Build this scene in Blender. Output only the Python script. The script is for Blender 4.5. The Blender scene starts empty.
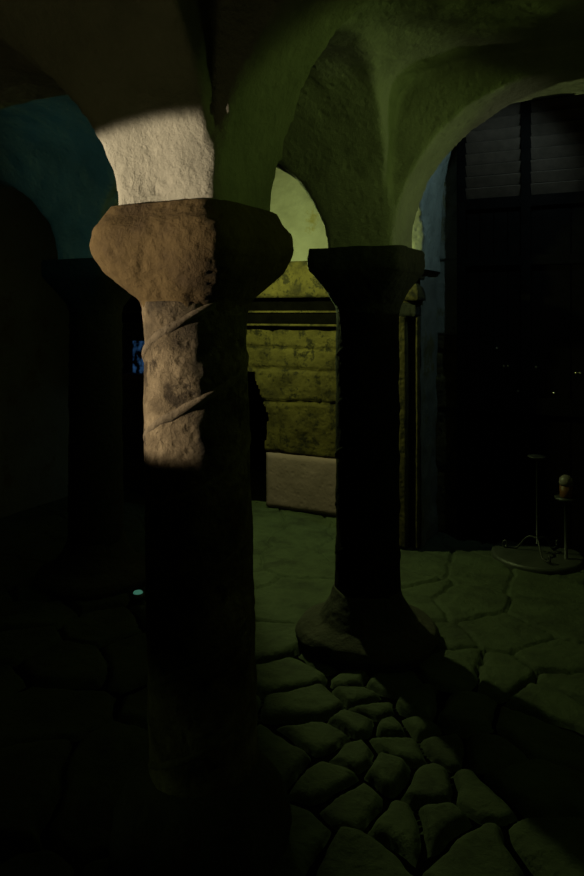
import bpy, bmesh, math, random
import numpy as np
from mathutils import Vector, Matrix
C = bpy.context.scene.collection
R = math.radians
rng = random.Random(7)

# ------------------------------------------------------------------ camera
# x runs along the rows of columns, y runs from row to row towards the back wall
CX, CY, CZ = 1.229, -1.815, 1.67
cam_d = bpy.data.cameras.new('camera')
cam_d.sensor_fit = 'VERTICAL'; cam_d.sensor_height = 36.0
cam_d.lens = 700.0 / 876.0 * 36.0
cam_d.shift_y = -126.0 / 876.0
cam_d.clip_start = 0.02
cam = bpy.data.objects.new('camera', cam_d); C.objects.link(cam)
cam.location = (CX, CY, CZ); cam.rotation_euler = (R(90), 0, R(26))
bpy.context.scene.camera = cam

# ------------------------------------------------------------------ world, exposure
W = bpy.data.worlds.new('world'); bpy.context.scene.world = W; W.use_nodes = True
W.node_tree.nodes['Background'].inputs[0].default_value = (0.30, 0.42, 0.40, 1)
W.node_tree.nodes['Background'].inputs[1].default_value = 0.0002
vs = bpy.context.scene.view_settings
vs.view_transform = 'Standard'; vs.look = 'None'; vs.gamma = 1.0; vs.exposure = 0.0; vs.use_curve_mapping = False

# ------------------------------------------------------------------ lamps
def lamp(name, kind, loc, power, col, target=None, **kw):
    d = bpy.data.lights.new(name, kind); d.energy = power; d.color = col
    for k, v in kw.items(): setattr(d, k, v)
    o = bpy.data.objects.new(name, d); C.objects.link(o); o.location = loc
    if target is not None:
        o.rotation_euler = (Vector(target) - Vector(loc)).to_track_quat('-Z', 'Y').to_euler()
    return o
# narrow warm spot that strikes the near column from the left
lamp('warm_spot', 'SPOT', (-1.75, -1.62, 1.56), 450, (1.0, 0.83, 0.56), (-0.02, -0.06, 1.735),
     spot_size=R(25.5), spot_blend=0.14, shadow_soft_size=0.02)
# yellow green lamp high in the back bay, behind the near capital, turned to the wall and the right
lamp('back_bay_lamp', 'SPOT', (-1.30, 2.48, 2.08), 72, (0.78, 1.0, 0.34), (-0.47, 3.04, 1.95),
     spot_size=R(174), spot_blend=0.14, shadow_soft_size=0.03)
# added green light for the arch soffits, set over an added unseen bowl
lamp('green_soffit_fill', 'POINT', (2.95, 0.72, 2.56), 42, (0.55, 0.92, 0.16), shadow_soft_size=0.08)
# added fills without fittings that brighten the vaults, far pier and far arch
lamp('front_vault_fill', 'SPOT', (0.1, -1.1, 1.75), 1.3, (0.95, 0.92, 0.34), (-0.3, -0.8, 2.7), spot_size=R(150), spot_blend=0.6, shadow_soft_size=0.1)
lamp('middle_vault_fill', 'SPOT', (1.5, 0.4, 1.93), 0.8, (0.70, 0.9, 0.22), (1.35, 0.5, 2.9), spot_size=R(168), spot_blend=0.3, shadow_soft_size=0.1)
lamp('far_pier_fill', 'SPOT', (1.46, -0.12, 1.98), 13, (0.64, 0.92, 0.22), (-0.05, 1.42, 2.46), spot_size=R(40), spot_blend=0.8, shadow_soft_size=0.1)
lamp('far_arch_fill', 'SPOT', (1.5, 2.1, 2.0), 7, (0.85, 0.95, 0.50), (0.2, 1.58, 2.35), spot_size=R(70), spot_blend=0.7, shadow_soft_size=0.05)
# cold daylight above the louvred door and in the far left bay
lamp('cold_lamp', 'SPOT', (0.8, 2.55, 3.0), 15, (0.50, 0.90, 1.0), (0.1, 3.4, 2.3),
     spot_size=R(100), spot_blend=0.7, shadow_soft_size=0.03)
lamp('base_green_fill', 'SPOT', (-1.3, -1.5, 0.7), 5, (0.6, 0.95, 0.28), (-0.02, 0, 0.32), spot_size=R(22), spot_blend=1.0, shadow_soft_size=0.05)  # added fill that brightens and greens the near column base
lamp('teal_lamp', 'SPOT', (-1.5, 0.30, 1.95), 3.2, (0.14, 0.62, 0.64), (-1.55, 1.3, 2.4), spot_size=R(90), spot_blend=0.8, shadow_soft_size=0.05)

# ------------------------------------------------------------------ noise and mesh helpers
def vnoise(P, seed=0):
    P = np.asarray(P, float); I = np.floor(P).astype(np.int64); F = P - I; F = F * F * (3 - 2 * F)
    def h(a, b, c):
        n = (a * 73856093) ^ (b * 19349663) ^ (c * 83492791) ^ (seed * 2654435761)
        n = (n ^ (n >> 13)) * 1274126177 & 0x7fffffff
        n = (n ^ (n >> 16)) & 0xffffff
        return n / float(0xffffff)
    x, y, z = I[..., 0], I[..., 1], I[..., 2]; fx, fy, fz = F[..., 0], F[..., 1], F[..., 2]
    r = 0
    for dx in (0, 1):
        for dy in (0, 1):
            for dz in (0, 1):
                r = r + h(x + dx, y + dy, z + dz) * (fx if dx else 1 - fx) * (fy if dy else 1 - fy) * (fz if dz else 1 - fz)
    return r * 2 - 1
def fbm(P, scale=1.0, octv=4, seed=0):
    P = np.asarray(P, float) * scale; r = 0; a = 1.0; t = 0
    for k in range(octv):
        r = r + a * vnoise(P, seed + k * 17); t += a; a *= 0.5; P = P * 2.03 + 11.3
    return r / t
def mesh_obj(name, V, F, mat, parent=None, smooth=True):
    me = bpy.data.meshes.new(name)
    V = np.asarray(V, np.float32); 
    if isinstance(F, np.ndarray):
        me.vertices.add(len(V)); me.vertices.foreach_set('co', V.ravel())
        n = F.shape[1]; me.loops.add(F.size); me.loops.foreach_set('vertex_index', F.astype(np.int32).ravel())
        me.polygons.add(len(F)); me.polygons.foreach_set('loop_start', np.arange(0, F.size, n, dtype=np.int32))
        me.polygons.foreach_set('loop_total', np.full(len(F), n, dtype=np.int32))
        me.update(calc_edges=True); me.validate()
    else:
        me.from_pydata([tuple(v) for v in V], [], F)
    me.polygons.foreach_set('use_smooth', [smooth] * len(me.polygons))
    me.materials.append(mat); me.update()
    o = bpy.data.objects.new(name, me); C.objects.link(o)
    if parent: o.parent = parent
    return o
def struct(o): o['kind'] = 'structure'; return o
def thing(name, label, cat, loc, group=None):
    o = bpy.data.objects.new(name, None); C.objects.link(o); o.location = loc; o.empty_display_size = 0.1
    tag(o, label, cat, group); return o
def tag(o, label, cat, group=None):
    o['label'] = label; o['category'] = cat
    if group: o['group'] = group
    return o
def grid_faces(nu, nv, wrap=False):
    i = np.arange(nu - 1)[:, None]; jn = nv if wrap else nv - 1; j = np.arange(jn)[None, :]
    a = i * nv + j; b = i * nv + (j + 1) % nv; c = (i + 1) * nv + (j + 1) % nv; d = (i + 1) * nv + j
    return np.stack([a.ravel(), b.ravel(), c.ravel(), d.ravel()], 1)
def box_bm(bm, cx, cy, cz, sx, sy, sz, bev=0.0, rot=None):
    M = Matrix.Translation((cx, cy, cz)) @ (rot if rot else Matrix.Identity(4)) @ Matrix.Diagonal((sx, sy, sz, 1))
    r = bmesh.ops.create_cube(bm, size=1.0, matrix=M)
    if bev > 0:
        es = set(e for v in r['verts'] for e in v.link_edges)
        bmesh.ops.bevel(bm, geom=list(es), offset=bev, segments=2, affect='EDGES')
def bm_obj(name, bm, mat, parent=None, smooth=False):
    me = bpy.data.meshes.new(name); bm.to_mesh(me); bm.free(); me.materials.append(mat)
    me.polygons.foreach_set('use_smooth', [smooth] * len(me.polygons))
    o = bpy.data.objects.new(name, me); C.objects.link(o)
    if parent: o.parent = parent
    return o
def tube(pts, rad, n=8):
    pts = [Vector(p) for p in pts]; V = []; m = len(pts)
    up = None
    for i, p in enumerate(pts):
        t = (pts[min(i + 1, m - 1)] - pts[max(i - 1, 0)]).normalized()
        if up is None: up = Vector((0, 0, 1)) if abs(t.z) < 0.9 else Vector((1, 0, 0))
        s = t.cross(up).normalized(); up = s.cross(t).normalized()
        r = rad[i] if hasattr(rad, '__len__') else rad
        for k in range(n):
            a = 2 * math.pi * k / n; V.append(p + s * (r * math.cos(a)) + up * (r * math.sin(a)))
    F = [tuple(f) for f in grid_faces(m, n, True).tolist()]
    F.append(tuple(range(n))); F.append(tuple(range((m - 1) * n, m * n))[::-1])
    return V, F
def lathe(prof, n=32):
    V = []
    for r, z in prof:
        for k in range(n):
            a = 2 * math.pi * k / n; V.append((r * math.cos(a), r * math.sin(a), z))
    F = [tuple(f) for f in grid_faces(len(prof), n, True).tolist()]
    return V, F

# ------------------------------------------------------------------ materials
def mat(name, cols, scale=6.0, rough=0.9, bump=0.3, bump_scale=40, spec=0.3, detail=8.0, cracks=0.0, pits=0.0, metal=0.0, blot=None):
    m = bpy.data.materials.new(name); m.use_nodes = True; nt = m.node_tree; N = nt.nodes; L = nt.links
    b = N['Principled BSDF']; b.inputs['Roughness'].default_value = rough
    b.inputs['Specular IOR Level'].default_value = spec; b.inputs['Metallic'].default_value = metal
    tc = N.new('ShaderNodeTexCoord')
    nz = N.new('ShaderNodeTexNoise'); nz.inputs['Scale'].default_value = scale; nz.inputs['Detail'].default_value = detail
    nz.inputs['Roughness'].default_value = 0.65
    L.new(tc.outputs['Object'], nz.inputs['Vector'])
    rp = N.new('ShaderNodeValToRGB'); rp.color_ramp.interpolation = 'LINEAR'
    e = rp.color_ramp.elements
    k = len(cols); pos = [0.32 + 0.36 * i / max(k - 1, 1) for i in range(k)]
    e[0].position = pos[0]; e[0].color = (*cols[0], 1); e[1].position = pos[-1]; e[1].color = (*cols[-1], 1)
    for i in range(1, k - 1):
        q = e.new(pos[i]); q.color = (*cols[i], 1)
    L.new(nz.outputs['Fac'], rp.inputs['Fac']); out = rp.outputs['Color']
    if blot:
        n2 = N.new('ShaderNodeTexNoise'); n2.inputs['Scale'].default_value = blot[1]; n2.inputs['Detail'].default_value = 10
        n2.inputs['Roughness'].default_value = 0.7
        L.new(tc.outputs['Object'], n2.inputs['Vector'])
        r2 = N.new('ShaderNodeValToRGB'); r2.color_ramp.elements[0].position = blot[2]; r2.color_ramp.elements[1].position = blot[2] + 0.08
        mx = N.new('ShaderNodeMix'); mx.data_type = 'RGBA'
        L.new(n2.outputs['Fac'], r2.inputs['Fac']); L.new(r2.outputs['Color'], mx.inputs[0]); L.new(out, mx.inputs[6])
        mx.inputs[7].default_value = (*blot[0], 1); out = mx.outputs[2]
    L.new(out, b.inputs['Base Color'])
    n3 = N.new('ShaderNodeTexNoise'); n3.inputs['Scale'].default_value = bump_scale; n3.inputs['Detail'].default_value = 6
    n3.inputs['Roughness'].default_value = 0.7
    L.new(tc.outputs['Object'], n3.inputs['Vector'])
    h = n3.outputs['Fac']
    if pits > 0:
        vo = N.new('ShaderNodeTexVoronoi'); vo.inputs['Scale'].default_value = bump_scale * 0.6
        L.new(tc.outputs['Object'], vo.inputs['Vector'])
        mr = N.new('ShaderNodeMapRange'); mr.inputs['From Max'].default_value = 0.35; L.new(vo.outputs['Distance'], mr.inputs['Value'])
        mm = N.new('ShaderNodeMath'); mm.operation = 'MULTIPLY_ADD'; mm.inputs[1].default_value = pits
        L.new(mr.outputs['Result'], mm.inputs[0]); L.new(h, mm.inputs[2]); h = mm.outputs[0]
    bp = N.new('ShaderNodeBump'); bp.inputs['Strength'].default_value = bump; bp.inputs['Distance'].default_value = 0.02
    L.new(h, bp.inputs['Height']); L.new(bp.outputs['Normal'], b.inputs['Normal'])
    return m
M_plaster = mat('limewash_plaster', [(0.169, 0.161, 0.135), (0.236, 0.226, 0.191), (0.278, 0.265, 0.226)], 3.0, 0.95, 0.75, 28, pits=0.35, blot=((0.126, 0.108, 0.078), 9.0, 0.66))
M_wallplaster = mat('old_wall_plaster', [(0.1098, 0.1005, 0.0787), (0.1481, 0.1380, 0.1142)], 3.0, 0.95, 0.5, 22, pits=0.3, blot=((0.1005, 0.0809, 0.0332), 4.0, 0.55))
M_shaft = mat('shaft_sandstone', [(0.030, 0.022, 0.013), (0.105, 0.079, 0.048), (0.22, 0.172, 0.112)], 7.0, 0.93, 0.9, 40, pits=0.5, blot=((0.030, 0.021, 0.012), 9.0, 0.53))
M_band = mat('band_sandstone', [(0.065, 0.050, 0.033), (0.15, 0.118, 0.08)], 10.0, 0.93, 0.7, 45, pits=0.3)
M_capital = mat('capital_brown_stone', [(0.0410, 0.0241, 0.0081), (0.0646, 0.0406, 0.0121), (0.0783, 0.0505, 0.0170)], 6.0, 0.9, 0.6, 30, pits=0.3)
M_darkcap = mat('dark_stone', [(0.010, 0.010, 0.007), (0.023, 0.020, 0.015)], 6.0, 0.9, 0.6, 30, pits=0.3)  # shade of the unlit columns put into the colour; also the lintel stone
M_darkshaft = mat('shaded_shaft_stone', [(0.006, 0.005, 0.004), (0.016, 0.014, 0.010)], 7.0, 0.95, 0.6, 40, spec=0.05)  # far shaft in silhouette, its shade put into the stone colour
M_base = mat('base_stone', [(0.024, 0.022, 0.017), (0.058, 0.050, 0.041)], 7.0, 0.9, 0.8, 30, pits=0.4)
M_wallstone = mat('yellow_wall_stone', [(0.0182, 0.0121, 0.0027), (0.0619, 0.0450, 0.0100), (0.0874, 0.0641, 0.0155)], 5.0, 0.95, 0.7, 30, pits=0.5, blot=((0.0164, 0.0121, 0.0033), 12.0, 0.52))
M_whiteblock = mat('pale_block_stone', [(0.1782, 0.1146, 0.1207), (0.2210, 0.1418, 0.1524)], 5.0, 0.95, 0.3, 30, pits=0.5)  # pale stone, with warm light put in as a pink tint
M_floor = mat('floor_stone', [(0.0192, 0.0234, 0.0125), (0.0427, 0.0539, 0.0275), (0.0571, 0.0716, 0.0370)], 4.0, 0.8, 0.6, 34, spec=0.35, pits=0.2)
M_wood = mat('dark_oak', [(0.0018, 0.0012, 0.0012), (0.0045, 0.0033, 0.0027)], 12.0, 0.9, 0.2, 60, spec=0.04)
M_slat = mat('weathered_slat_wood', [(0.0504, 0.0321, 0.0218), (0.0857, 0.0536, 0.0382)], 12.0, 0.5, 0.2, 60)
M_iron = mat('wrought_iron', [(0.012, 0.012, 0.011), (0.03, 0.03, 0.028)], 20.0, 0.5, 0.1, 60, spec=0.4)
M_stud = mat('worn_brass', [(0.55, 0.48, 0.34), (0.7, 0.6, 0.4)], 20.0, 0.3, 0.05, 60, metal=1.0)
M_disc = mat('round_slab_stone', [(0.0273, 0.0299, 0.0247), (0.0491, 0.0520, 0.0436)], 8.0, 0.45, 0.3, 30, spec=0.5)
M_dark = mat('passage_earth', [(0.0100, 0.0090, 0.0070), (0.0200, 0.0175, 0.0150)], 6.0, 0.95, 0.4, 30)
M_shade_soil = mat('shade_and_soil', [(0.0015, 0.0013, 0.0010), (0.0035, 0.0030, 0.0020)], 6.0, 1.0, 0.4, 30, spec=0.0)  # near black: shade put into frieze, string face and passage; soil in joints
M_amber = mat('amber_wax', [(0.090, 0.032, 0.010), (0.110, 0.044, 0.016)], 8.0, 0.5, 0.05, 30)
M_frost = mat('frosted_cup', [(0.120, 0.100, 0.092), (0.140, 0.120, 0.110)], 8.0, 0.4, 0.02, 30)

# ------------------------------------------------------------------ vault (implicit surface, surface nets)
SP = 1.97
COLX = [-3.6, -1.8, 0.0, 1.8, 3.6]
PH = 0.17
def ell(a, z, c, hw, rise, p=2.0):
    da = a - c; dz = z - SP
    q = (np.abs(da / hw) ** p + (np.maximum(dz, 0) / rise) ** p) ** (1 / p)
    e = (q - 1) * min(hw, rise)
    return np.where(dz > 0, e, np.abs(da) - hw)
def smin(a, b, k):
    h = np.clip(0.5 + 0.5 * (b - a) / k, 0, 1); return b * (1 - h) + a * h - k * h * (1 - h)
YB = [(-2.40, 0.635, 0.66), (-0.80, 0.63, 0.66), (0.795, 0.62, 0.78), (2.385, 0.625, 0.64)]
def vault_sdf(X, Y, Z):
    op = np.full(X.shape, 9.0)
    for i in range(len(COLX) - 1):
        c = (COLX[i] + COLX[i + 1]) / 2
        left = c < 0
        ga = ell(X, Z, c, 0.745 if left else 0.71, 0.57 if left else 0.735)
        op = np.minimum(op, np.maximum(ga, Y - 3.50))
        gw = ell(X, Z, c, 0.75, 0.60, 2.1) if left else ell(X, Z, c, 0.72, 0.86, 6.0)
        for yc, hy, _ in YB:
            op = np.minimum(op, np.maximum(gw, np.abs(Y - yc) - hy))
        wide = ell(X, Z, c - (0.09 if left else 0), 0.72 if left else 0.98, 1.20, 4.0)            # the bay widens in front of the back wall
        op = np.minimum(op, np.maximum(np.maximum(wide, 1.80 - Y), Y - 3.50))
    for yc, hy, rs in YB:
        op = smin(op, ell(Y, Z, yc, hy, rs, 2.15), 0.008)
    k = np.abs(op) < 0.07; P = np.stack([X[k], Y[k], Z[k]], -1)
    op[k] += 0.016 * fbm(P, 2.3, 3, 5) + 0.012 * fbm(P, 9.0, 4, 9)
    return op          # < 0 open air, > 0 masonry
def surface_nets(f, lo, hi, h):
    ax = [np.arange(lo[k], hi[k] + h * 0.5, h) for k in range(3)]
    X, Y, Z = np.meshgrid(*ax, indexing='ij'); D = f(X, Y, Z)
    S = D > 0; nx, ny, nz = D.shape
    acc = np.zeros((nx - 1, ny - 1, nz - 1, 3)); cnt = np.zeros((nx - 1, ny - 1, nz - 1))
    corners = [(a, b, c) for a in (0, 1) for b in (0, 1) for c in (0, 1)]
    for a in corners:
        for k in range(3):
            if a[k] == 0:
                b = list(a); b[k] = 1; b = tuple(b)
                sa = tuple(slice(a[q], D.shape[q] - 1 + a[q]) for q in range(3)); sb = tuple(slice(b[q], D.shape[q] - 1 + b[q]) for q in range(3))
                da, db = D[sa], D[sb]; cr = (da > 0) != (db > 0)
                t = np.where(cr, da / np.where(cr, da - db, 1), 0)
                for q in range(3):
                    acc[..., q] += np.where(cr, a[q] + (t if q == k else 0), 0)
                cnt += cr
    act = cnt > 0; idx = -np.ones(cnt.shape, np.int64); idx[act] = np.arange(act.sum())
    I = np.argwhere(act); V = (I + acc[act] / cnt[act][:, None]) * h + np.array(lo)
    F = []
    for k in range(3):
        u, v = (k + 1) % 3, (k + 2) % 3
        s0 = [slice(None)] * 3; s1 = [slice(None)] * 3; s0[k] = slice(0, -1); s1[k] = slice(1, None)
        cr = S[tuple(s0)] != S[tuple(s1)]; E = np.argwhere(cr)
        m = (E[:, u] > 0) & (E[:, v] > 0) & (E[:, u] < D.shape[u] - 1) & (E[:, v] < D.shape[v] - 1); E = E[m]
        flip = S[tuple(s0)][tuple(E.T)]
        def g(du, dv):
            Q = E.copy(); Q[:, u] -= du; Q[:, v] -= dv; return idx[tuple(Q.T)]
        q = np.stack([g(0, 0), g(1, 0), g(1, 1), g(0, 1)], 1)
        q[flip] = q[flip][:, ::-1]; F.append(q)
    return V, np.concatenate(F)
V, F = surface_nets(vault_sdf, (-3.4, -2.4, SP - 0.01), (3.2, 3.50, 3.26), 0.02)
struct(mesh_obj('ceiling', V, F, M_plaster))

# ------------------------------------------------------------------ floor
def px_floor(px, py):
    d = CZ * 700 / (py - 312.0); a = (px - 292) / 700.0 * d
    c, s = math.cos(R(26)), math.sin(R(26))
    return CX + a * c - d * s, CY + a * s + d * c
seen = [(300, 668), (357, 671), (384, 676), (360, 690), (357, 718), (325, 700), (372, 704), (395, 723), (420, 721), (398, 744),
        (427, 706), (455, 712), (420, 780), (447, 742), (350, 750), (388, 768), (330, 735), (485, 745), (480, 790), (440, 815), (320, 775),
        (280, 760), (355, 800), (395, 815), (520, 780), (530, 730), (300, 830), (360, 850), (480, 840), (545, 840),
        (475, 572), (455, 598), (545, 580), (515, 635), (560, 622), (552, 655), (407, 578), (424, 566), (425, 590), (415, 600), (500, 668), (455, 660),
        (292, 560), (292, 600), (270, 640), (330, 655), (400, 640), (430, 640), (225, 580), (200, 700), (560, 700), (580, 690)]
seeds = [px_floor(*p) for p in seen]
for _ in range(6000):
    x, y = rng.uniform(-3.4, 3.2), rng.uniform(-2.4, 3.6)
    md = min((x - a) ** 2 + (y - b) ** 2 for a, b in seeds)
    # keep the photographed stones; fill in around them
    if md > 0.30 ** 2 and not (-0.95 < x < 1.7 and -0.6 < y < 3.2 and md < 0.42 ** 2): seeds.append((x, y))
seeds = np.array(seeds)
def floor_grid(x0, x1, y0, y1, h):
    xs = np.arange(x0, x1 + h / 2, h); ys = np.arange(y0, y1 + h / 2, h)
    X, Y = np.meshgrid(xs, ys, indexing='ij'); P = np.stack([X, Y, 0 * X], -1)
    wx = X + 0.045 * fbm(P, 5, 3, 21); wy = Y + 0.045 * fbm(P, 5, 3, 33)
    D = np.full(X.shape, 9.0); D2 = np.full(X.shape, 9.0); ID = np.zeros(X.shape, int)
    for k, (a, b) in enumerate(seeds):
        d = np.hypot((wx - a), (wy - b)); n = d < D
        D2 = np.where(n, D, np.minimum(D2, d)); D = np.where(n, d, D); ID = np.where(n, k, ID)
    e = D2 - D
    tilt = np.random.RandomState(3).uniform(-1, 1, (len(seeds), 3))
    slab = np.clip((Y - 1.3) / 0.5, 0, 1)               # worn flat flags at the back, cobbles in front
    dep = 0.055 * (1 - slab) + 0.030 * slab
    prof = 1 - np.exp(-(np.maximum(e, 0) / (0.027 - 0.015 * slab)) ** 1.4)
    T = tilt[ID]
    Z = -dep + dep * prof + (1 - slab * 0.7) * prof * (0.012 * T[..., 0] + 0.05 * (T[..., 1] * (wx - seeds[ID][..., 0]) + T[..., 2] * (wy - seeds[ID][..., 1])))
    Z += 0.010 * fbm(P, 6, 4, 41) + 0.004 * fbm(P, 30, 2, 51)
    V = np.stack([X, Y, Z], -1).reshape(-1, 3); return V, grid_faces(len(xs), len(ys))[:, ::-1]
V, F = floor_grid(-3.4, 3.2, -2.4, 3.6, 0.0125)
struct(mesh_obj('floor', V, F, M_floor))

xs = np.linspace(-3.4, 3.2, 200); ys = np.linspace(-2.4, 3.6, 200); X, Y = np.meshgrid(xs, ys, indexing='ij'); P = np.stack([X, Y, 0 * X], -1)
struct(mesh_obj('floor_soil', np.stack([X, Y, -0.036 + 0.012 * fbm(P, 6, 4, 66)], -1).reshape(-1, 3), grid_faces(200, 200)[:, ::-1], M_shade_soil))
# ------------------------------------------------------------------ back wall
WY = 3.45
def wall_patch(name, x0, x1, z0, z1, m, y=WY, h=0.02, depth=0.012, joints=None, hole=None, seed=1, edge=0.0, parent=None, thick=0.10):
    """front face with relief plus returns on all sides, so the block has a thickness"""
    nx = max(int((x1 - x0) / h), 2) + 1; nz = max(int((z1 - z0) / h), 2) + 1
    xs = np.linspace(x0, x1, nx); zs = np.linspace(z0, z1, nz); X, Z = np.meshgrid(xs, zs, indexing='ij')
    P = np.stack([X, 0 * X + y, Z], -1)
    dy = -depth * fbm(P, 7, 4, seed) - 0.4 * depth * fbm(P, 28, 2, seed + 3)
    if joints: dy = dy + joints(X, Z, P)
    if edge > 0:
        e = np.minimum(np.minimum(X - x0, x1 - X), np.minimum(Z - z0, z1 - Z)); dy = dy + edge * np.exp(-(e / edge) ** 2 * 1.5)
    Y = y + dy; V = np.stack([X, Y, Z], -1)
    Xp = np.pad(X, 1, mode='edge'); Zp = np.pad(Z, 1, mode='edge'); Yp = np.pad(Y, 1, mode='edge')
    Yp[0, :] = Yp[-1, :] = y + thick; Yp[:, 0] = Yp[:, -1] = y + thick
    V = np.stack([Xp, Yp, Zp], -1).reshape(-1, 3); F = grid_faces(nx + 2, nz + 2)
    if hole is not None:
        fc = V[F].mean(1); F = F[~hole(fc[:, 0], fc[:, 2])]
    o = mesh_obj(name, V, F, m, parent); return o
def course_joints(lev, width=0.5, seed=0):
    def f(X, Z, P):
        w = 0.02 * fbm(P, 4, 3, 77 + seed); r = 0 * X
        for z in lev: r = r + 0.032 * np.exp(-((Z + w - z) / 0.013) ** 2)
        lv = [-1] + list(lev) + [9]
        for i in range(len(lv) - 1):
            inb = (Z + w > lv[i]) & (Z + w < lv[i + 1]); ofs = (i * 0.37 + seed * 0.2) % 1
            q = ((X + w) / width + ofs) % 1.0; q = np.minimum(q, 1 - q) * width
            r = r + np.where(inb, 0.028 * np.exp(-(q / 0.011) ** 2), 0)
            r = r + np.where(inb, 0.012 * math.sin(i * 5.1 + seed), 0)
        return r
    return f
def passage(x, z):
    n = 0.018 * np.sin(z * 9) + 0.008 * np.sin(z * 31 + 1)
    top = 1.10 + 0.10 * np.cos((x + 2.0) / 0.42 * 1.5)
    return (x > -2.45) & (x < -1.565 + n - 0.12 * np.clip((z - 0.75) / 0.35, 0, 1)) & (z < top)
def window_hole(x, z): return (x > -3.12) & (x < -2.86) & (z > 1.06) & (z < 1.40)
struct(wall_patch('wall_back', -3.4, 0.06, 0.0, 1.56, M_wallstone, joints=course_joints((0.475, 0.918, 1.186, 1.36), 0.62), depth=0.02,
       hole=lambda x, z: passage(x, z) | window_hole(x, z), seed=4, h=0.016))
struct(wall_patch('trim_1', -3.4, -0.2, 1.56, 1.672, M_shade_soil, y=3.41, depth=0.010, edge=0.006, seed=9))  # string face, its shade put into the near black colour
struct(wall_patch('trim_3', -3.4, -0.2, 1.664, 1.680, M_wallstone, y=3.395, depth=0.006, seed=10))
struct(wall_patch('trim_4', -3.4, -0.2, 1.553, 1.570, M_wallstone, y=3.40, depth=0.006, seed=11))        # string course
struct(wall_patch('wall_back_lunette', -3.4, 3.2, 2.06, 3.26, M_wallplaster, depth=0.022, seed=12))
struct(wall_patch('wall_back_frieze', -3.4, -0.2, 1.60, 1.82, M_shade_soil, y=3.49, depth=0.01, seed=15))  # shade under the cornice put into the colour
o = struct(wall_patch('trim_2', -3.4, -0.2, 1.79, 2.09, M_wallstone, y=3.37, depth=0.016, edge=0.02, seed=19, joints=course_joints((), 0.9, 3)))  # cornice course
struct(wall_patch('wall_back_block', -1.58, -0.36, 0.02, 0.475, M_whiteblock, y=3.425, depth=0.007, edge=0.018, seed=23))
struct(wall_patch('wall_back_pier', -0.3, 0.10, 1.50, 2.10, M_wallplaster, depth=0.015, seed=44))
# passage behind the low opening
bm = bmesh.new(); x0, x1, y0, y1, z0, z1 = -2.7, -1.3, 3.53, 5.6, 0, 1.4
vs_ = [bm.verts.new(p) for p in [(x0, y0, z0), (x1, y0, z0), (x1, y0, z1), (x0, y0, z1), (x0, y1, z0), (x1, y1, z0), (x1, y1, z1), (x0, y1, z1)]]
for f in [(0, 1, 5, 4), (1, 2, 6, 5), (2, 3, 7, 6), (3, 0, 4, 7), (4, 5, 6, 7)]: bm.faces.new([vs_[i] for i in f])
struct(bm_obj('wall_passage', bm, M_shade_soil))  # darkness of the passage put into the colour
# side walls of the crypt
def side_wall(name, x, s):
    ys = np.linspace(-2.4, 3.55, 200); zs = np.linspace(0, 3.05, 110); Y, Z = np.meshgrid(ys, zs, indexing='ij')
    P = np.stack([0 * Y + x, Y, Z], -1); X = x + 0.03 * fbm(P, 4, 4, 61)
    F = grid_faces(200, 110); F = F[:, ::-1] if s > 0 else F
    struct(mesh_obj(name, np.stack([X, Y, Z], -1).reshape(-1, 3), F, M_wallplaster))
side_wall('wall_left', -3.38, 1); side_wall('wall_right', 3.18, -1)

# ------------------------------------------------------------------ columns
def ring_mesh(name, prof, m, parent, n=96, steps=60, seed=0, amp=0.008, amp_s=7, lean=(0, 0), fine=0.002):
    """prof: list of (z, half, exponent) ; superellipse rings, closed top and bottom"""
    zs = np.array([p[0] for p in prof]); t = np.linspace(0, 1, steps)
    s = np.concatenate([[0], np.cumsum(np.hypot(np.diff(zs), np.diff([p[1] for p in prof])))]); s /= s[-1]
    z = np.interp(t, s, zs); r = np.interp(t, s, [p[1] for p in prof]); e = np.interp(t, s, [p[2] for p in prof])
    if len(prof) > 3:
        ker = np.hanning(max(5, steps // 9 | 1)); ker /= ker.sum(); h = len(ker) // 2
        r = np.convolve(np.pad(r, h, mode='reflect', reflect_type='odd'), ker, mode='valid'); z = np.convolve(np.pad(z, h, mode='reflect', reflect_type='odd'), ker, mode='valid')
    a = np.linspace(0, 2 * np.pi, n, endpoint=False)
    A, Zz = np.meshgrid(a, z); Rr = np.repeat(r[:, None], n, 1); E = np.repeat(e[:, None], n, 1)
    ca, sa = np.cos(A), np.sin(A)
    k = Rr / (np.abs(ca) ** E + np.abs(sa) ** E) ** (1 / E)
    X = k * ca; Y = k * sa; P = np.stack([X, Y, Zz], -1)
    d = amp * fbm(P, amp_s, 4, seed) + fine * fbm(P, 45, 2, seed + 5)
    f = (k + d) / np.maximum(k, 1e-6); X = X * f + lean[0] * (Zz - zs[0]); Y = Y * f + lean[1] * (Zz - zs[0])
    Zz = Zz + 0.5 * amp * fbm(P, amp_s, 3, seed + 9)
    V = np.stack([X, Y, Zz], -1).reshape(-1, 3); F = grid_faces(steps, n, True).tolist()
    F = [tuple(q) for q in F]; F.append(tuple(range(n))[::-1]); F.append(tuple(range((steps - 1) * n, steps * n)))
    return mesh_obj(name, V, F, m, parent)
def shaft_r(z, r0, r1, z0, z1): return r0 + (r1 - r0) * (z - z0) / (z1 - z0)
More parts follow.
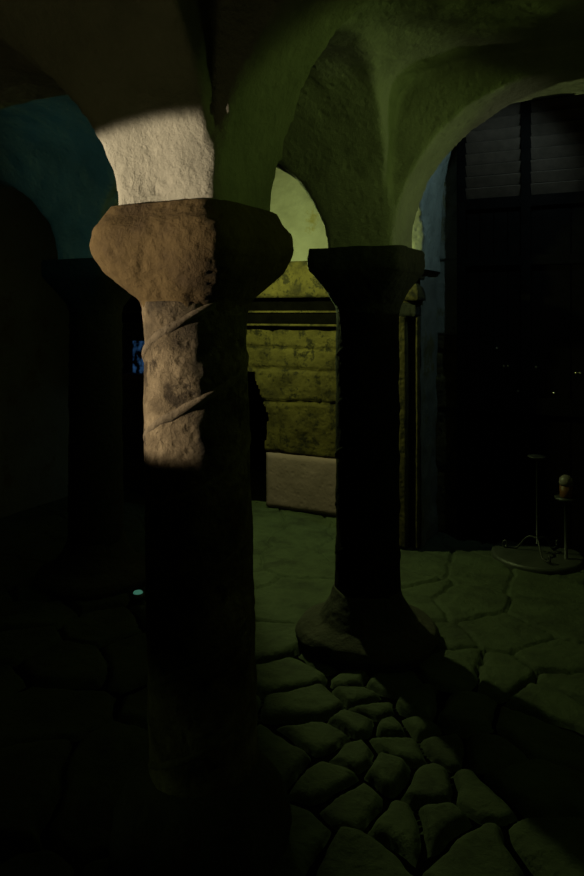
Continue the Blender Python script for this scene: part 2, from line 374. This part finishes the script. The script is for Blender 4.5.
def spiral_band(parent, m, r0, r1, z0, z1, pitch, phase, seed, w=0.017, relief=0.012, lean=(0, 0)):
    """carved fillet that winds up the shaft, part sunk into it"""
    turns = (z1 - z0) / pitch; n = int(turns * 70); t = np.linspace(0, 1, n)
    z = z0 + (z1 - z0) * t; a = phase + 2 * np.pi * turns * t
    P = np.stack([np.cos(a) * 0.16, np.sin(a) * 0.16, z], -1)
    wob = fbm(P, 9, 3, seed); z = z + 0.012 * wob; wid = w * (1 + 0.35 * fbm(P, 14, 2, seed + 3))
    cs = [(-1.35, -0.014), (-1.0, 0.25), (-0.55, 0.85), (0, 1.0), (0.5, 0.9), (0.95, 0.4), (1.3, -0.014)]
    V = []
    for q, rl in cs:
        rr = shaft_r(z, r0, r1, z0, z1) - 0.004 + relief * rl * (1 + 0.3 * wob) + (-0.012 if abs(q) > 1.2 else 0)
        V.append(np.stack([rr * np.cos(a) + lean[0] * (z - z0), rr * np.sin(a) + lean[1] * (z - z0), z + q * wid], -1))
    V = np.stack(V, 1).reshape(-1, 3)
    return mesh_obj('spiral_band', V, grid_faces(n, len(cs)), m, parent)
CAP_ROUND = [(1.665, 0.160, 2.0), (1.70, 0.168, 2.1), (1.74, 0.190, 2.6), (1.79, 0.222, 3.6), (1.835, 0.238, 4.2), (1.88, 0.240, 4.5), (1.92, 0.232, 4.8), (1.955, 0.212, 5.0), (1.985, 0.188, 5.5)]
CAP_NEAR = [(1.655, 0.158, 2.0), (1.70, 0.166, 2.1), (1.74, 0.195, 3.0), (1.79, 0.232, 4.2), (1.835, 0.254, 5.0), (1.88, 0.258, 5.5), (1.92, 0.248, 5.8), (1.955, 0.222, 6.0), (1.985, 0.205, 6.5)]
CAP_FAR = [(1.66, 0.158, 2.0), (1.71, 0.164, 2.3), (1.78, 0.190, 3.5), (1.84, 0.222, 6.0), (1.875, 0.244, 8.0), (1.90, 0.248, 9.0), (1.975, 0.248, 9.0), (1.985, 0.244, 9.0)]
def stone_column(x, y, label, cap, seed, capm, shaftm, base, phase, lean=(0, 0)):
    t = thing('stone_column', label, 'column', (x, y, 0.0), 'spiral-carved columns of the crypt')
    ring_mesh('base', base, M_base, t, seed=seed, amp=0.030, amp_s=5, steps=50)
    z0 = base[-1][0] - 0.05
    sh = ring_mesh('shaft', [(z0, 0.165, 2), (1.70, 0.159, 2)], shaftm, t, seed=seed + 1, amp=0.010, steps=200, n=128, lean=lean)
    for q in (0, math.pi):
        spiral_band(t, M_band if shaftm is M_shaft else shaftm, 0.165, 0.159, z0 + 0.02, 1.69, 0.50, phase + q, seed + int(q), w=0.014, relief=0.009, lean=lean)
    k = ring_mesh('capital', cap, capm, t, seed=seed + 2, amp=0.014, amp_s=7, fine=0.004, steps=110, n=200)
    k.location.x = 0.002 if cap is CAP_FAR else -0.030 if lean[0] else 0.0
    return t
B1 = [(-0.03, 0.235, 3.0), (0.08, 0.245, 3.2), (0.16, 0.235, 3.0), (0.22, 0.215, 2.6), (0.26, 0.19, 2.2), (0.29, 0.165, 2.0)]
B2 = [(-0.03, 0.33, 2.2), (0.04, 0.35, 2.3), (0.075, 0.33, 2.3), (0.11, 0.25, 2.1), (0.20, 0.195, 2.0), (0.26, 0.175, 2.0)]
stone_column(0.036, 0.012, 'large foreground sandstone column with warm light on its upper left side', CAP_NEAR, 3, M_capital, M_shaft, B1, 3.42, (-0.020, -0.006))
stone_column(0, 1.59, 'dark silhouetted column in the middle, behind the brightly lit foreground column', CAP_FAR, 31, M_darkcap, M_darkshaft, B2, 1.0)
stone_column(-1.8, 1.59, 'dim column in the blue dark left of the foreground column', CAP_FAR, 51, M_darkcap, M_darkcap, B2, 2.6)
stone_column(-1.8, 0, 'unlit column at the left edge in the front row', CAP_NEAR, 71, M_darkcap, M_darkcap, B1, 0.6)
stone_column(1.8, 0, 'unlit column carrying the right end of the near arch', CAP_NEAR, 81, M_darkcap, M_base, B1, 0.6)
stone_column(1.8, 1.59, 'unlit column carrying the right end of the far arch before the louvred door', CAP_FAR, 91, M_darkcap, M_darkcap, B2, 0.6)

# ------------------------------------------------------------------ pilasters on the back wall
def pilaster(x, label, seed):
    t = thing('wall_pilaster', label, 'pilaster', (x, 3.0, 0), 'pilasters against the back wall')
    def blk(name, a0, a1, b0, b1, c0, c1, m, amp=0.006, sd=0, top_round=0.0):
        # box with relief: subdivided and displaced
        bm = bmesh.new(); nx, nz = max(2, int((a1 - a0) / 0.02)), max(2, int((c1 - c0) / 0.02)); ny = max(2, int((b1 - b0) / 0.03))
        bmesh.ops.create_cube(bm, size=1.0)
        def cuts(ax, n):
            es = [e for e in bm.edges if abs((e.verts[0].co - e.verts[1].co)[ax]) > 0.5 / 1 and abs((e.verts[0].co - e.verts[1].co).length - abs((e.verts[0].co - e.verts[1].co)[ax])) < 1e-5]
            bmesh.ops.subdivide_edges(bm, edges=es, cuts=n - 1, use_grid_fill=True)
        cuts(0, nx); cuts(1, ny); cuts(2, nz)
        co = np.array([v.co[:] for v in bm.verts])
        W = np.stack([(co[:, 0] + 0.5) * (a1 - a0) + a0, (co[:, 1] + 0.5) * (b1 - b0) + b0, (co[:, 2] + 0.5) * (c1 - c0) + c0], 1)
        if top_round:
            f = np.clip((W[:, 2] - (c1 - top_round)) / top_round, 0, 1); s = np.sqrt(np.maximum(1 - f * f, 0)); s = np.maximum(s, 0.12)
            cxm = (a0 + a1) / 2; W[:, 0] = cxm + (W[:, 0] - cxm) * s; W[:, 1] = b1 + (W[:, 1] - b1) * (0.35 + 0.65 * s)
        Q = W + np.array([x, 3.0, 0])
        dn = np.stack([fbm(Q, 8, 4, seed + sd), fbm(Q, 8, 4, seed + sd + 40), fbm(Q, 8, 3, seed + sd + 80)], 1) * amp
        W = W + dn
        for v, w in zip(bm.verts, W): v.co = w
        bmesh.ops.recalc_face_normals(bm, faces=bm.faces)
        return bm_obj(name, bm, m, t, True)
    blk('core', -0.27, -0.135, 0.07, 0.46, -0.02, 1.90, M_wallstone, sd=1)
    # slender shaft and thin arris with a dark slot between them
    blk('corner_roll', -0.275, -0.208, -0.03, 0.075, 0.0, 1.64, M_wallstone, sd=2)
    blk('arris', -0.146, -0.131, -0.01, 0.075, 0.0, 1.64, M_wallstone, amp=0.003, sd=3)
    blk('lintel', -0.275, -0.131, -0.02, 0.075, 1.64, 1.735, M_darkcap, amp=0.006, sd=7)
    blk('impost', -0.30, -0.125, -0.01, 0.46, 1.90, 1.985, M_wallstone, amp=0.010, sd=4)
    blk('knob_stop', -0.255, -0.10, -0.075, 0.08, 1.75, 1.885, M_wallstone, amp=0.003, sd=6, top_round=0.12)
    return t
pilaster(0.0, 'narrow stone wall pilaster with a dark vertical slot, right behind the silhouetted column', 5)
pilaster(-1.8, 'stone wall pilaster in the dark far left bay', 25)

# ------------------------------------------------------------------ louvred door in the back right bay
def X_at(px, y):
    k = (px - 292) / 700.0; c, s = math.cos(R(26)), math.sin(R(26))
    return CX + (y - CY) * (k * c - s) / (k * s + c)
DY = 3.36
door = bpy.data.objects.new('door_1', None); C.objects.link(door); door.location = (0.1, DY, 0); door['kind'] = 'structure'
ox, oy = door.location.x, door.location.y
xl, xm, xr = X_at(462, DY), X_at(526, DY), X_at(600, DY)
def dbox(name, x0, x1, y0, y1, z0, z1, m, bev=0.004):
    bm = bmesh.new(); box_bm(bm, (x0 + x1) / 2 - ox, (y0 + y1) / 2 - oy, (z0 + z1) / 2, x1 - x0, y1 - y0, z1 - z0, bev)
    return bm_obj(name, bm, m, door)
ZL, ZT, XE = 2.50, 3.22, 1.66
xs3 = [xl, xm, xm + (xm - xl) * 1.25, XE]
dbox('frame_post', xl - 0.03, xl + 0.03, DY - 0.04, DY + 0.05, 0, ZT, M_wood)
dbox('frame_post', xm - 0.03, xm + 0.035, DY - 0.04, DY + 0.05, 0, ZT, M_wood)
dbox('frame_post', XE - 0.03, XE + 0.04, DY - 0.04, DY + 0.05, 0, ZT, M_wood)
dbox('rail', xl, XE, DY - 0.035, DY + 0.04, ZL - 0.09, ZL - 0.01, M_wood)
dbox('rail', xl, XE, DY - 0.035, DY + 0.04, 2.0, 2.07, M_wood)
dbox('rail', xl, XE, DY - 0.035, DY + 0.04, 0.95, 1.07, M_wood)
for a, b in ((xl + 0.03, xm - 0.03), (xm + 0.035, XE - 0.03)):
    bm = bmesh.new()
    for k in range(9):
        z = ZL + 0.035 + k * 0.083
        if z > ZT: break
        box_bm(bm, (a + b) / 2 - ox, DY - oy, z, b - a + 0.01, 0.085, 0.012, 0.002, Matrix.Rotation(R(-52), 4, 'X'))
    bm_obj('louvre', bm, M_slat, door)
    bm = bmesh.new(); n = 4; w = (b - a) / n
    for k in range(n): box_bm(bm, a + w * (k + 0.5) - ox, DY + 0.012 - oy, ZL / 2 - 0.02, w - 0.005, 0.024, ZL - 0.06, 0.004)
    bm_obj('plank_panel', bm, M_wood, door)
    dbox('backing_board', a, b, DY + 0.045, DY + 0.06, 0.0, ZT, M_wood)
for (px, py) in [(504, 366), (508, 366), (518, 391), (522, 391), (576, 373), (580, 373), (536, 367), (554, 393), (497, 348), (523, 358)]:
    x = X_at(px, DY); d = -(x - CX) * math.sin(R(26)) + (DY - CY) * math.cos(R(26)); z = CZ - (py - 312) / 700 * d
    V, F = lathe([(0.0001, 0.010), (0.005, 0.009), (0.008, 0.005), (0.009, 0.0)], 12)
    V = [(v[0] + x - ox, -v[2] + DY - oy - 0.001, v[1] + z) for v in V]; mesh_obj('stud', V, F, M_stud, door)
# splayed plaster jamb between the pilaster and the door
ys = np.linspace(3.04, 3.46, 30); zs = np.linspace(0, 1.98, 150); Y, Z = np.meshgrid(ys, zs, indexing='ij'); P = np.stack([0 * Y, Y, Z], -1)
X = -0.125 + (Y - 3.04) * 0.03 + 0.012 * fbm(P, 9, 4, 90)
struct(mesh_obj('wall_jamb', np.stack([X, Y, Z], -1).reshape(-1, 3), grid_faces(30, 150)[:, ::-1], M_wallplaster))

# ------------------------------------------------------------------ small window in the far left of the back wall
M_sky = bpy.data.materials.new('daylight'); M_sky.use_nodes = True
b = M_sky.node_tree.nodes['Principled BSDF']; b.inputs['Base Color'].default_value = (0, 0, 0, 1)
b.inputs['Emission Color'].default_value = (0.10, 0.33, 0.80, 1); 
nt = M_sky.node_tree; tc = nt.nodes.new('ShaderNodeTexCoord'); nz = nt.nodes.new('ShaderNodeTexNoise'); nz.inputs['Scale'].default_value = 14; nz.inputs['Detail'].default_value = 5
mr = nt.nodes.new('ShaderNodeMapRange'); mr.inputs['From Min'].default_value = 0.45; mr.inputs['From Max'].default_value = 0.75; mr.inputs['To Max'].default_value = 0.16
nt.links.new(tc.outputs['Object'], nz.inputs['Vector']); nt.links.new(nz.outputs['Fac'], mr.inputs['Value']); nt.links.new(mr.outputs['Result'], b.inputs['Emission Strength'])
bm = bmesh.new(); box_bm(bm, 0, 0, 0, 0.30, 0.01, 0.40)
o = bm_obj('window_1', bm, M_sky); o.location = (-2.99, 3.62, 1.23); struct(o)
bm = bmesh.new(); box_bm(bm, 0, 0, 0, 0.34, 0.16, 0.05, 0.01); o2 = bm_obj('window_sill', bm, M_whiteblock, o); o2.location = (0, -0.12, -0.17)

# ------------------------------------------------------------------ iron stand on the round slab
dx, dy = px_floor(537, 558)
V, F = lathe([(0.0, 0.035), (0.28, 0.035), (0.295, 0.030), (0.30, 0.015), (0.30, -0.03)], 64)
V = [(v[0] * 1.0, v[1] * 1.0, v[2]) for v in V]
o = mesh_obj('round_slab', V, F, M_disc); o.location = (dx, dy, 0.0)
tag(o, 'flat round greenish slab on the floor under the iron stand', 'slab')
st = thing('iron_stand', 'thin wrought iron stand with scrolled feet on the round slab', 'stand', (dx, dy, 0.036))
V, F = tube([(0, 0, 0.06), (0, 0, 0.3), (0.0, 0, 0.62)], [0.007, 0.006, 0.006], 10); mesh_obj('pole', V, F, M_iron, st)
V, F = lathe([(0.0, 0.63), (0.03, 0.63), (0.06, 0.65), (0.062, 0.656), (0.03, 0.64), (0.0, 0.638)], 24); mesh_obj('drip_pan', V, F, M_iron, st)
for k in range(3):
    a = R(40 + 120 * k); pts = []
    for i in range(24):
        t = i / 23; r = 0.01 + 0.20 * t
        z = 0.085 * (1 - t) ** 1.5 + 0.03 * math.sin(t * math.pi * 2.0) * (1 if t < 1 else 0) + 0.012
        pts.append((r * math.cos(a + 0.3 * t), r * math.sin(a + 0.3 * t), max(z, 0.007)))
    for i in range(10):
        q = i / 9 * R(300); rr = 0.022 * (1 - i / 14)
        pts.append(((0.21 + rr * math.sin(q)) * math.cos(a + 0.3), (0.21 + rr * math.sin(q)) * math.sin(a + 0.3), 0.007 + 0.022 - 0.022 * math.cos(q)))
    V, F = tube(pts, 0.0065, 8); mesh_obj('foot', V, F, M_iron, st)

# votive cup on its own slim pedestal against the door
vx, vy = X_at(566, 3.15), 3.15
dd = -(vx - CX) * math.sin(R(26)) + (vy - CY) * math.cos(R(26)); vz = CZ - (497 - 312) / 700 * dd
ped = thing('candle_pedestal', 'slim dark iron pedestal carrying the small pale candle cup', 'pedestal', (vx, vy, 0))
V, F = lathe([(0.0, 0.03), (0.11, 0.03), (0.11, 0.015), (0.12, -0.015), (0, -0.015)], 24); mesh_obj('foot_plate', V, F, M_iron, ped)
V, F = tube([(0, 0, 0.025), (0, 0, vz - 0.015)], 0.012, 10); mesh_obj('pole', V, F, M_iron, ped)
V, F = lathe([(0.0, vz - 0.018), (0.07, vz - 0.018), (0.075, vz - 0.001), (0, vz - 0.001)], 24); mesh_obj('tray', V, F, M_iron, ped)
cd = thing('candle_cup', 'small pale domed candle cup with amber lower half', 'candle', (vx, vy, vz))
V, F = lathe([(0.0, 0.0), (0.036, 0.0), (0.040, 0.004), (0.041, 0.08), (0.0, 0.08)], 24); mesh_obj('wax', V, F, M_amber, cd)
V, F = lathe([(0.0, 0.0805), (0.043, 0.0805), (0.045, 0.10), (0.040, 0.125), (0.025, 0.142), (0.0, 0.147)], 24); mesh_obj('dome', V, F, M_frost, cd)

# ------------------------------------------------------------------ unseen bowl added to block the green light downwards
up = thing('light_block_bowl', 'unseen dark metal bowl on the right hand wall, added to block light downwards', 'lamp', (2.95, 0.72, 2.44))
V, F = lathe([(0.0, -0.06), (0.10, -0.04), (0.20, 0.02), (0.24, 0.068), (0.235, 0.070), (0.19, 0.03), (0.09, -0.025), (0.0, -0.045)], 40); mesh_obj('bowl', V, F, M_iron, up)
V, F = tube([(0.0, 0, -0.05), (0.1, 0, -0.10), (0.26, 0, -0.10)], 0.015, 10); mesh_obj('bracket', V, F, M_iron, up)

# ------------------------------------------------------------------ small floor lamp behind the near column
fx, fy = px_floor(138, 600)
fl = thing('floor_lamp', 'tiny floor lamp with a teal glint, just left of the foreground column', 'lamp', (fx, fy, 0.012))
V, F = lathe([(0.0, 0.0), (0.05, 0.0), (0.05, 0.02), (0.035, 0.03), (0.0, 0.03)], 24); mesh_obj('housing', V, F, M_iron, fl)
M_glint = bpy.data.materials.new('teal_lens'); M_glint.use_nodes = True; b = M_glint.node_tree.nodes['Principled BSDF']
b.inputs['Base Color'].default_value = (0.02, 0.06, 0.05, 1); b.inputs['Emission Color'].default_value = (0.25, 0.9, 0.6, 1); b.inputs['Emission Strength'].default_value = 0.12
V, F = lathe([(0.0, 0.030), (0.028, 0.030), (0.024, 0.038), (0.0, 0.042)], 20); mesh_obj('lens', V, F, M_glint, fl)
